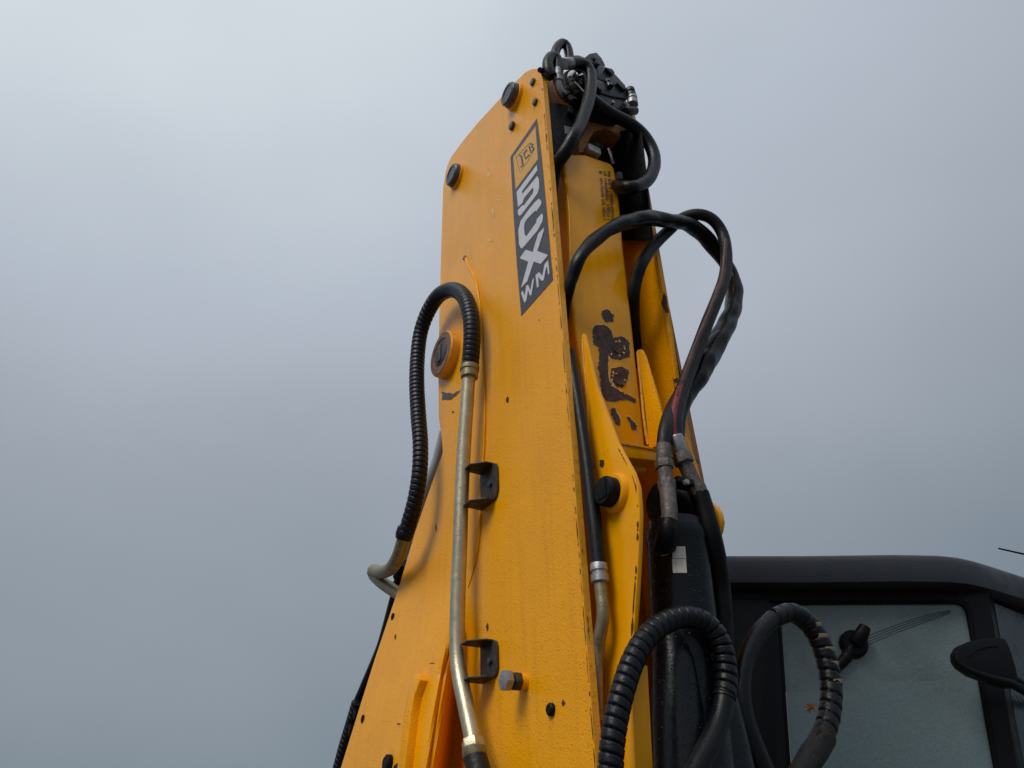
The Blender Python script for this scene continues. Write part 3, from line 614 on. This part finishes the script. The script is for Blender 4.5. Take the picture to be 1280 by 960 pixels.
for nm, q, d, t_ in (('valve_section', [(560, 400), (600, 378), (650, 368), (745, 395), (772, 440), (800, 470), (870, 548), (870, 580), (790, 552), (600, 476), (565, 460)], -0.030, .15),
                     ('valve_section', [(585, 597), (760, 650), (850, 668), (885, 700), (870, 770), (740, 740), (590, 668)], -0.028, .15),
                     ('valve_section', [(560, 660), (600, 676), (740, 745), (860, 775), (860, 800), (800, 800), (560, 735)], -0.022, .12),
                     ('valve_cap', [(500, 300), (545, 262), (610, 250), (655, 300), (690, 365), (640, 400), (560, 400), (500, 350)], -0.015, .10),
                     ('valve_lug', [(690, 385), (750, 395), (775, 430), (745, 440)], -0.045, .03),
                     ('valve_lug', [(790, 515), (830, 520), (885, 575), (850, 580)], -0.05, .03),
                     ('valve_lug', [(410, 275), (450, 275), (520, 300), (540, 350), (480, 320), (410, 300)], -0.01, .05)):
    tprism(nm, [C2(*p) for p in q], d, t_, VALV, vb, 0.005)
for X, Y, r_ in ((600, 300, .016), (620, 340, .014), (760, 690, .008), (560, 330, .012)):
    lathe('bolt', T(*C2(X, Y), -0.052), FR, [(-.03, r_), (0.0, r_)], VALV if r_ > .009 else STEEL, vb, hexa=True)
for X0, Y0, X1, Y1, r_ in ((905, 585, 925, 660, 6), (925, 650, 930, 720, 6.5), (850, 700, 890, 740, 3)):
    along(T(*C2(X0, Y0), -.04), T(*C2(X1, Y1), -.04), [(0, r_), (.3, r_), (.32, r_ * .8), (.5, r_ * .8), (.52, r_ * 1.05), (1, r_ * 1.05)], 'valve_fitting', STEEL if r_ != 6 else VALV, vb)
along(T(*C2(870, 775), -.04), T(*C2(962, 770), -.04), [(0, 4.5), (.1, 5.5), (.9, 5.5), (1, 4)], 'valve_fitting', VALV, vb)
# swivel cluster below the loops
hub = lathe('hose_manifold', T(*C2(430, 600), 0.0), (FR + UP * .3), [(-.08, .05), (.0, .05), (.01, .042)], BLKM, root)
for X0, Y0, X1, Y1, r_, m_ in ((350, 480, 395, 570, 6.5, STEEL), (380, 440, 420, 480, 6, STEEL), (470, 470, 520, 510, 6, STEEL), (395, 540, 440, 620, 8, GRIME), (100, 405, 150, 430, 3.5, BLKM)):
    along(T(*C2(X0, Y0), -.02), T(*C2(X1, Y1), -.01), [(0, r_ * .85), (.1, r_), (.45, r_), (.5, r_ * .8), (.6, r_ * .8), (.65, r_), (1, r_)], 'hose_fitting', m_, hub)
for X0, Y0, X1, Y1, r_, m_ in ((330, 610, 400, 690, 5, BLKM), (420, 500, 470, 560, 5, VALV), (505, 420, 560, 400, 5, VALV), (640, 700, 700, 760, 4, VALV), (520, 640, 560, 720, 6, BLKM), (300, 330, 340, 345, 5, VALV), (700, 500, 730, 560, 4, BLK)):
    along(T(*C2(X0, Y0), -.035), T(*C2(X1, Y1), -.045), [(0, r_ * .85), (.1, r_), (.4, r_), (.45, r_ * .75), (.6, r_ * .75), (.65, r_), (1, r_)], 'hose_fitting', m_, hub)
tube('steel_pipe', [T(*C2(X, Y), -.04) for X, Y in ((450, 480), (500, 470), (560, 500), (600, 560), (650, 600))], 2.6 * mpp(T(710, 80)), VALV, hub)
tube('cable_tie', [T(*C2(X, Y), -.07) for X, Y in ((410, 510), (450, 550), (500, 605))], 0.0025, STICK, hub)
hk2 = mpp(T(710, 80, 0))
tube('hydraulic_hose', [T(x, y, .03) for x, y in (C2(245, 300), C2(240, 265), C2(262, 205), C2(305, 170), C2(345, 200), C2(365, 270), C2(368, 330))], 6.0 * hk2, HOSE, root, label='small black hose loop at the very top')
a = tube('hydraulic_hose', [T(x, y, -.03) for x, y in (C2(215, 470), C2(188, 430), C2(176, 385), C2(180, 330), C2(212, 290), C2(252, 310), C2(268, 360), C2(268, 420))], 6.8 * hk2, HOSE, root, label='short grey black hose loop left of the valve')
along(T(*C2(266, 405), -.03), T(*C2(270, 520), -.03), [(0, 6.2), (.1, 6.8), (.6, 6.8), (.62, 6.2), (.75, 6.2), (.78, 7), (1, 6.6)], 'hose_collar', STEEL, a)
tube('hose_elbow', [T(x, y, -.03 + i * .008) for i, (x, y) in enumerate((C2(270, 515), C2(278, 570), C2(305, 625), C2(350, 665), C2(400, 680)))], 5 * hk2, STEEL, a)
b = tube('hydraulic_hose', [T(x, y, -.075) for x, y in (C2(385, 352), C2(440, 350), C2(500, 368), C2(545, 425), C2(556, 510), C2(550, 610), C2(530, 710), C2(500, 800), C2(465, 900), (717, 171))] + [T(709, 186, -.05), T(701, 198, -.02), T(694, 210, .02), T(689, 235, .07), T(686, 270, .10)], 7.6 * hk2, HOSE, root, seg=18, label='thick black hose curling down in front of the valve')
along(T(*C2(325, 352), -.075), T(*C2(400, 350), -.075), [(0, 6.5), (.1, 7.6), (.8, 7.6), (.85, 7.2), (1, 7.2)], 'hose_collar', STEEL, b)
tube('hydraulic_hose', [T(x, y, -.05) for x, y in ((738, 123), (750, 133), (767, 144), (788, 155), (804, 169), (815, 187), (818, 205), (812, 222), (801, 231), (788, 235))] + [T(779, 234, -.02), T(770, 233, .04), T(758, 233, .11)], 7.8 * hk2, HOSE, root, seg=18, label='black hose bowing out to the right of the head')

# ------------------------------------------------------------------ big hose pair looping out to the right
sp = [(703, 440, .12), (704, 405, .09), (707, 382, .04), (711, 362, -.01), (714, 348, -.03), (722, 326, -.06), (738, 306, -.08), (760, 288, -.09), (784, 277, -.09), (810, 273, -.08), (834, 276, -.07), (856, 279, -.06), (872, 288, -.05), (886, 301, -.04), (898, 318, -.03), (910, 336, -.03), (917, 356, -.03), (917, 380, -.03), (908, 405, -.03), (895, 430, -.03), (880, 455, -.03), (868, 478, -.03), (858, 498, -.03), (852, 520, -.04), (848, 545, -.05)]
sk = mpp(T(800, 300, 0))
tube('hydraulic_hose', [T(*q) for q in sp], [6 * sk, 6.5 * sk, 7 * sk, 7.5 * sk, 8.5 * sk, 9.5 * sk, 10 * sk, 10.5 * sk, 12 * sk, 13 * sk, 11.5 * sk, 11 * sk, 12 * sk, 12.5 * sk, 10 * sk, 10 * sk, 13 * sk, 14 * sk, 15 * sk, 17 * sk, 18 * sk, 16 * sk, 11 * sk, 8 * sk, 7 * sk], SLEEVE, root, seg=22, wob=0.20, step=.008, flat=0.75, label='hose in a baggy black fabric sleeve looping to the right')
rp_ = [(797, 470, .22), (794, 430, .16), (792, 395, .09), (792, 370, .03), (795, 350, 0), (803, 328, -.03), (818, 306, -.02), (836, 288, -.02), (853, 273, -.04), (872, 268, -.08), (890, 274, -.10), (903, 292, -.10), (908, 318, -.10), (906, 345, -.10), (897, 372, -.10), (884, 404, -.09), (872, 436, -.08), (860, 468, -.08), (849, 500, -.09), (844, 528, -.10), (846, 556, -.105)]
rh = tube('hydraulic_hose', [T(*q) for q in rp_], 7.6 * sk, HOSE2, root, seg=20, label='black hose with a faded red stripe looping to the right')
SR = [(907, 300), (906, 318), (903, 345), (894, 372), (881, 404), (868, 436), (856, 468), (846, 498), (840.5, 528), (843.5, 556)]
SD = [-.113, -.113, -.113, -.113, -.103, -.094, -.096, -.104, -.112, -.112]
tube('red_stripe', [T(x, y, d) for (x, y), d in zip(SR, SD)][:8], 3.6 * sk, REDK, rh, seg=12, wob=.3)
tube('red_stripe', [T(x, y, d) for (x, y), d in zip(SR, SD)][6:], [3.0 * sk, 3.8 * sk, 4.2 * sk, 4.2 * sk], REDH, rh, seg=12)
lh = tube('hydraulic_hose', [T(*q) for q in ((862, 466, -.05), (850, 492, -.07), (839, 513, -.09), (832, 535, -.11), (829, 560, -.11))], 7.0 * sk, HOSE2, root, seg=18)
def chain(pts_, prof_sets, parent):
    for (i, j, prof, nm, m_, hx) in prof_sets: along(pts_[i], pts_[j], prof, nm, m_, parent, hexa=hx)
LP = [T(*q) for q in ((829, 556, -.11), (830, 576, -.11), (831, 586, -.11), (833, 600, -.11), (834, 612, -.11))]
chain(LP, [(0, 1, [(0, 8.5), (.1, 9.6), (.9, 9.6), (1, 9)], 'hose_collar', GRIME, False), (1, 2, [(0, 12), (1, 12)], 'hose_nut', GRIME, True),
           (1, 4, [(0, 9), (1, 9)], 'hose_fitting', GRIME, False), (3, 4, [(0, 11.5), (1, 11.5)], 'hose_nut', GRIME, True)], lh)
RPn = [T(*q) for q in ((843, 544, -.115), (851, 568, -.105), (856, 580, -.11), (864, 598, -.11), (871, 612, -.11), (874, 619, -.11))]
chain(RPn, [(0, 1, [(0, 8.5), (.1, 10), (.9, 10), (1, 9.5)], 'hose_collar', STEEL, False), (1, 2, [(0, 12.5), (1, 12.5)], 'hose_nut', GRIME, True),
            (1, 4, [(0, 9.5), (1, 9.5)], 'hose_fitting', GRIME, False), (4, 5, [(-.6, 12.5), (1, 12.5)], 'hose_nut', GRIME, True)], rh)
cl = obox('hose_clamp', T(852, 604, -.11), NL * .03, UP * .010, FR * .02, BLKM, root, .003)
lathe('bolt', T(856, 604, -.13), FR, [(0, .009), (.012, .009)], STEEL, cl, hexa=True)
tube('hydraulic_hose', [T(*q) for q in ((834, 606, -.11), (835.5, 625, -.12), (837, 645, -.125), (835, 664, -.12), (832, 678, -.10))], 7.6 * sk, GRIME, root, seg=18, label='short rusty brown hose plugged into the cylinder')
tube('cylinder_port', [T(836.5, 652, -.125), T(834, 668, -.12), T(831, 682, -.09)], [8.2 * sk, 9.5 * sk, 10.5 * sk], BLKM, root)
tube('hydraulic_hose', [T(*q) for q in ((874, 617, -.11), (881, 640, -.11), (888, 665, -.11), (894, 695, -.09), (899, 730, -.06), (902, 765, -.05), (904, 820, -.04))], [9.5 * sk] * 3 + [10 * sk] * 4, BLKM, root, seg=18, label='black hose dropping from the right hand fitting')
tube('hydraulic_hose', [T(*q) for q in ((876, 660, .02), (880, 690, .02), (882, 720, .02), (893, 750, .02))], 7 * sk, BLKM, root)
# ------------------------------------------------------------------ lower spiral wrapped loops
l1 = [(760, 1080), (761, 1020), (763, 965), (766, 925), (772, 890), (781, 855), (793, 822), (810, 795), (832, 778), (857, 771), (880, 778), (897, 797), (906, 823), (908, 850), (905, 873)]
d1 = [-.16] * 15
q1 = [T(x, y, d) for (x, y), d in zip(l1, d1)]; k1 = mpp(q1[7])
lo = tube('hydraulic_hose', q1, 14.6 * k1, SPIRAL, root, spiral=(0.024, 0.26), seg=28, label='thick spiral wrapped hose arching over the cylinder')
tube('hose_end', [T(x, y, -.16) for x, y in ((906, 862), (904, 882), (898, 905), (886, 932), (872, 958), (850, 1000), (830, 1060))], [13 * k1] * 3 + [14 * k1] * 4, HOSE, lo, seg=22)
l2 = [(985, 1030), (962, 985), (943, 940), (930, 900), (926, 865), (931, 828), (945, 796), (966, 773), (989, 766), (1009, 778), (1024, 800), (1034, 829), (1039, 860), (1037, 892), (1029, 920), (1014, 946), (997, 975), (970, 1010)]
q2 = [T(x, y, -.02) for x, y in l2]; k2 = mpp(q2[8])
lp = tube('hydraulic_hose', q2[7:15], [11.5 * k2, 12 * k2, 12.5 * k2, 13 * k2, 13 * k2, 13 * k2, 13 * k2, 13 * k2], SPIRAL, root, spiral=(0.034, 0.20), seg=28, label='worn spiral wrapped hose loop in front of the cab window')
tube('hose_start', q2[:8], [14 * k2, 14 * k2, 13 * k2, 12 * k2, 11 * k2, 10 * k2, 10 * k2, 10.5 * k2], HOSE, lp, seg=24)
tube('hose_end', q2[14:], [14 * k2, 14.5 * k2, 14 * k2, 14 * k2], HOSE2, lp, seg=24, wob=.15)
for (x, y) in ((1012, 783.5), (1019.5, 797.5), (1028, 814), (1033.5, 832), (1037.5, 854)):
    P = T(x, y, -.02); obox('bare_gap', P + FR * (11.2 * k2) , (CR * 5.2) * k2, (CU * 2.6) * k2, FR * .003, TAN, lp, .001)
P = T(1020, 928, -.02)
for i in range(9):
    rr = random.Random(i); c = P + FR * (13.2 * k2) + CR * rr.uniform(-10, 8) * k2 + CU * rr.uniform(-12, 12) * k2
    obox('frayed_patch', c, (CR + CU * rr.uniform(-.5, .5)) * rr.uniform(1.5, 4) * k2, CU * rr.uniform(.8, 2) * k2, FR * .0015, RUST if i % 3 else GRIME, lp, .0007)
# dry leaf caught on the loop
c = T(1013, 884, -.05); V, F = [Vector(c)], []
rr = random.Random(11)
for i in range(14):
    a_ = i / 14 * 2 * math.pi; ln = (9 if i % 2 else 4) * k2 * rr.uniform(.6, 1.2)
    V.append(c + CR * math.cos(a_) * ln + CU * math.sin(a_) * ln * .9 + FR * rr.uniform(-.006, .006))
for i in range(14): F.append([0, 1 + i, 1 + (i + 1) % 14])
V2 = V + [v - FR * .0015 for v in V]; F2 = F + [[j + len(V) for j in f][::-1] for f in F]
stem0 = len(V2)
ST = [c, c + CR * 10 * k2 - CU * 8 * k2, T(1030, 900, -.03)]
for s_ in ST: V2 += [s_ + CU * .0012, s_ - CU * .0012, s_ + FR * .0012]
for j in range(2):
    for i in range(3): F2.append([stem0 + j * 3 + i, stem0 + j * 3 + (i + 1) % 3, stem0 + j * 3 + 3 + (i + 1) % 3, stem0 + j * 3 + 3 + i])
lf = link('dry_leaf', V2, F2, LEAF, None, False); lf['label'] = 'small ragged orange dry leaf caught on the worn hose loop before the window'; lf['category'] = 'leaf'

# ------------------------------------------------------------------ cab
cabp = K(1050, 900)
HB = Vector((0, 1, 0))
def kprism(name, pix, dy, depth, m, parent=None, bevel=0.0, **k_): return prism(name, [K(x, y, dy) for x, y in pix], HB * depth, m, parent, bevel, **k_)
# frame panel as a ring round the window opening
def rrect(c4, r, n=6):
    out = []
    for i in range(4):
        p = Vector(c4[i]); a_ = (Vector(c4[i - 1]) - p).normalized(); b_ = (Vector(c4[(i + 1) % 4]) - p).normalized()
        for j in range(n + 1):
            t = j / n; out.append(tuple(p + a_ * r * (1 - t) ** 2 + b_ * r * t ** 2))
    return out
WIN = rrect([(975, 755), (1207, 754), (1262, 1060), (996, 1060)], 13)
WINI = rrect([(971, 751), (1212, 750), (1268, 1064), (992, 1064)], 16)
OUTR = rrect([(880, 722), (1232, 722), (1300, 1130), (880, 1130)], 3)
def ringprism(name, o_, i_, dy, depth, m, parent, bevel=0.0):
    n = len(o_); V = [K(x, y, dy) for x, y in o_] + [K(x, y, dy) for x, y in i_]; V += [v + HB * depth for v in V]
    F = []
    for a in range(n):
        b = (a + 1) % n
        F += [[a, b, n + b, n + a], [2 * n + a, 3 * n + a, 3 * n + b, 2 * n + b], [a, 2 * n + a, 2 * n + b, b], [n + a, n + b, 3 * n + b, 3 * n + a]]
    if bevel: V, F = bevel_mesh(V, F, bevel)
    return link(name, V, F, m, parent, True)
cabr = ringprism('cab', OUTR, WINI, 0, 0.06, CABM, root); cabr['label'] = 'black cab body with a rain wet rear window'
ringprism('window_seal', WINI, WIN, -0.004, 0.03, RUBB, cabr, 0.002)
gl = link('rear_window', [K(x, y, 0.012) for x, y in WIN] + [K(x, y, 0.018) for x, y in WIN], [list(range(len(WIN))), list(range(2 * len(WIN) - 1, len(WIN) - 1, -1))] + [[i, (i + 1) % len(WIN), len(WIN) + (i + 1) % len(WIN), len(WIN) + i] for i in range(len(WIN))], GLASS, cabr, False, label='large rain streaked grey green window pane')
# left post with its fold
kprism('cab_post', [(915, 748), (962, 748), (966, 780), (978, 1120), (930, 1120)], -0.03, 0.035, CABM, cabr, 0.008)
# wiper streaks across the pane
for off in (0, 3.5, 7, 10.5):
    pts_ = [(1083 + off * .15, 795.5 + off), (1110, 785 + off * .95), (1140, 774.5 + off * .85), (1165, 767.5 + off * .65), (1188, 762.5 + off * .35)]
    tube('heating_wire', [K(x, y, 0.010) for x, y in pts_], 0.0008, RUBB, gl, seg=6)
# knob on the pane
c = K(1066, 806, 0.01); k3 = mpp(c)
kb = lathe('window_catch', c, Vector((-.15, -1, -.1)), [(0, 17 * k3), (0.02, 17 * k3), (0.03, 14 * k3), (.04, 13 * k3)], BLKM, cabr, seg=30, label='black round window catch with a knob')
tube('catch_knob', [c + Vector((0, -.035, 0)), c + Vector((.02, -.05, .022)), c + Vector((.045, -.055, .058))], [9 * k3, 9 * k3, 7 * k3], BLKM, cabr, seg=18)
tube('catch_arm', [c + Vector((-.0, -.01, -.0)), c + Vector((-.05, -.02, -.06)), c + Vector((-.10, -.02, -.10))], [8 * k3, 7 * k3, 6 * k3], BLKM, cabr, seg=14)
# roof: rear edge, chamfered corner, sloping fascia, built as a loft in plan
zt = K(1050, 697, -0.10).z; zb = K(1050, 724, -0.14).z
def atz(px, py, z):
    d = ray(px, py); return CAM + d * ((z - CAM.z) / d.z)
xr_ = K(1192, 700, -0.10).x; xl_ = K(880, 700, -.10).x
y0_ = CABY - 0.10
turn = [atz(px, py, zt) for px, py in ((1120, 695.5), (1175, 696.5), (1200, 699), (1220, 703.5), (1240, 709.5), (1280, 722.5), (1330, 739))]
last = turn[-1]
plan = [(xl_, y0_), (turn[0].x - .4, y0_)] + [(p.x, p.y) for p in turn] + [(last.x + .05, last.y + .4), (last.x + .05, y0_ + 1.7), (xl_, y0_ + 1.7)]
cen = Vector(((xl_ + last.x) / 2, y0_ + .85, 0))
levels = [(zb - .002, 0.985), (zb, 1.003), (zb + (zt - zb) * .35, 1.010), (zb + (zt - zb) * .80, 1.006), (zt, 1.0), (zt + .012, 0.985), (zt + .022, 0.955), (zt + .03, 0.80)]
V, F = [], []
nP = len(plan)
for z, s in levels:
    for x, y in plan: V.append(Vector((cen.x + (x - cen.x) * (s if x > xl_ + .01 else 1.0), cen.y + (y - cen.y) * s, z)))
for i in range(len(levels) - 1):
    for j in range(nP): F.append([i * nP + j, i * nP + (j + 1) % nP, (i + 1) * nP + (j + 1) % nP, (i + 1) * nP + j])
F.append(list(range(nP))[::-1]); F.append([(len(levels) - 1) * nP + j for j in range(nP)])
rf = link('cab_roof', V, F, ROOF, cabr, True, 'dark grey moulded cab roof', angle=50)
# recessed dark band under the roof lip
V = []
band = [(xl_, CABY - .02), (turn[1].x, CABY - .02)] + [(p.x - .02, p.y + .08) for p in turn[2:]] + [(last.x, CABY + 1.3), (xl_, CABY + 1.3)]
for z in (zb - .052, zb + .0): V += [Vector((x, y, z)) for x, y in band]
nB = len(band); F = [list(range(nB))[::-1], [nB + i for i in range(nB)]] + [[i, (i + 1) % nB, nB + (i + 1) % nB, nB + i] for i in range(nB)]
link('roof_rail', *bevel_mesh(V, F, .006), RUBB, cabr, True)
# corner post and quarter window turning the corner
ca = K(1240, 742, 0.0)
P0 = K(1232, 745, 0.03); P1 = K(1300, 1120, 0.03)
dx = Vector((0.80, 0.60, 0))
V = [P0, P0 + dx * .06, P1 + dx * .06, P1]; prism('corner_post', V, Vector((0.03, 0.04, 0)) , CABM, cabr, .004)
qa = [P0 + dx * .062 + Vector((0, 0, -.02)), P0 + dx * .42 + Vector((0, 0, -.02)), P1 + dx * .42, P1 + dx * .062]
prism('quarter_window', qa, Vector((-.6, .8, 0)) * .006, GLASS2, cabr, 0.0, smooth=False)
prism('corner_post', [P0 + dx * .42, P0 + dx * .50, P1 + dx * .50, P1 + dx * .42], Vector((0.03, 0.04, 0)), CABM, cabr, .004)
# cab inside: far wall, lining
obox('cab_lining', Vector(((xl_ + xr_) / 2, CABY + .62, zb - .14)), Vector(((xr_ - xl_) / 2 - .02, 0, 0)), Vector((0, .56, 0)), Vector((0, 0, .018)), BLKM, cabr, .004)
obox('cab_seat_back', Vector((1.25, CABY + .55, 1.75)), Vector((.24, 0, 0)), Vector((0, .07, 0)), Vector((0, 0, .38)), BLKM, cabr, .03)
obox('cab_side_wall', Vector((xl_ + .03, CABY + .62, (zb - .12) / 2 + .4)), Vector((.02, 0, 0)), Vector((0, .56, 0)), Vector((0, 0, (zb - .12) / 2 - .42)), CABM, cabr, .004)
# work lamp / mirror head in front of the right post
ml = [(1193, 815), (1198, 807), (1212, 801), (1232, 797), (1246, 796), (1257, 797), (1264, 812), (1271, 835), (1275, 858), (1262, 858), (1240, 852), (1215, 843), (1200, 833), (1194, 824)]
mh = kprism('mirror', ml, -0.20, 0.05, CABM, root, 0.012, label='black mirror head beside the right corner post')
tube('mirror_rim', [K(x, y, -.203) for x, y in ((1209, 821), (1222, 812), (1238, 808), (1248, 808))], 0.0016, RUBB, mh, seg=8)
tube('mirror_rim', [K(x, y, -.20) for x, y in ((1200, 830), (1215, 839), (1240, 848), (1262, 854), (1285, 866))], [.008, .012, .014, .016, .018], BLKM, mh, seg=12)
tube('mirror_arm', [K(1262, 846, -.17), K(1285, 860, -.10), K(1310, 870, 0.05), K(1325, 880, .2)], 0.02, BLKM, mh, seg=12)
an = tube('antenna', [K(1248, 685.5, -.05), K(1268, 690, -.05), K(1300, 697, -.05), K(1345, 707, -.05), K(1352, 720, .0), K(1352, 752, .15)], [.0035, .004, .0045, .005, .006, .008], BLKM, root, seg=8, label='thin black antenna rod over the cab corner')
print('objects', len(bpy.data.objects), 'tris', sum(len(o.data.polygons) for o in bpy.data.objects if o.type == 'MESH'))
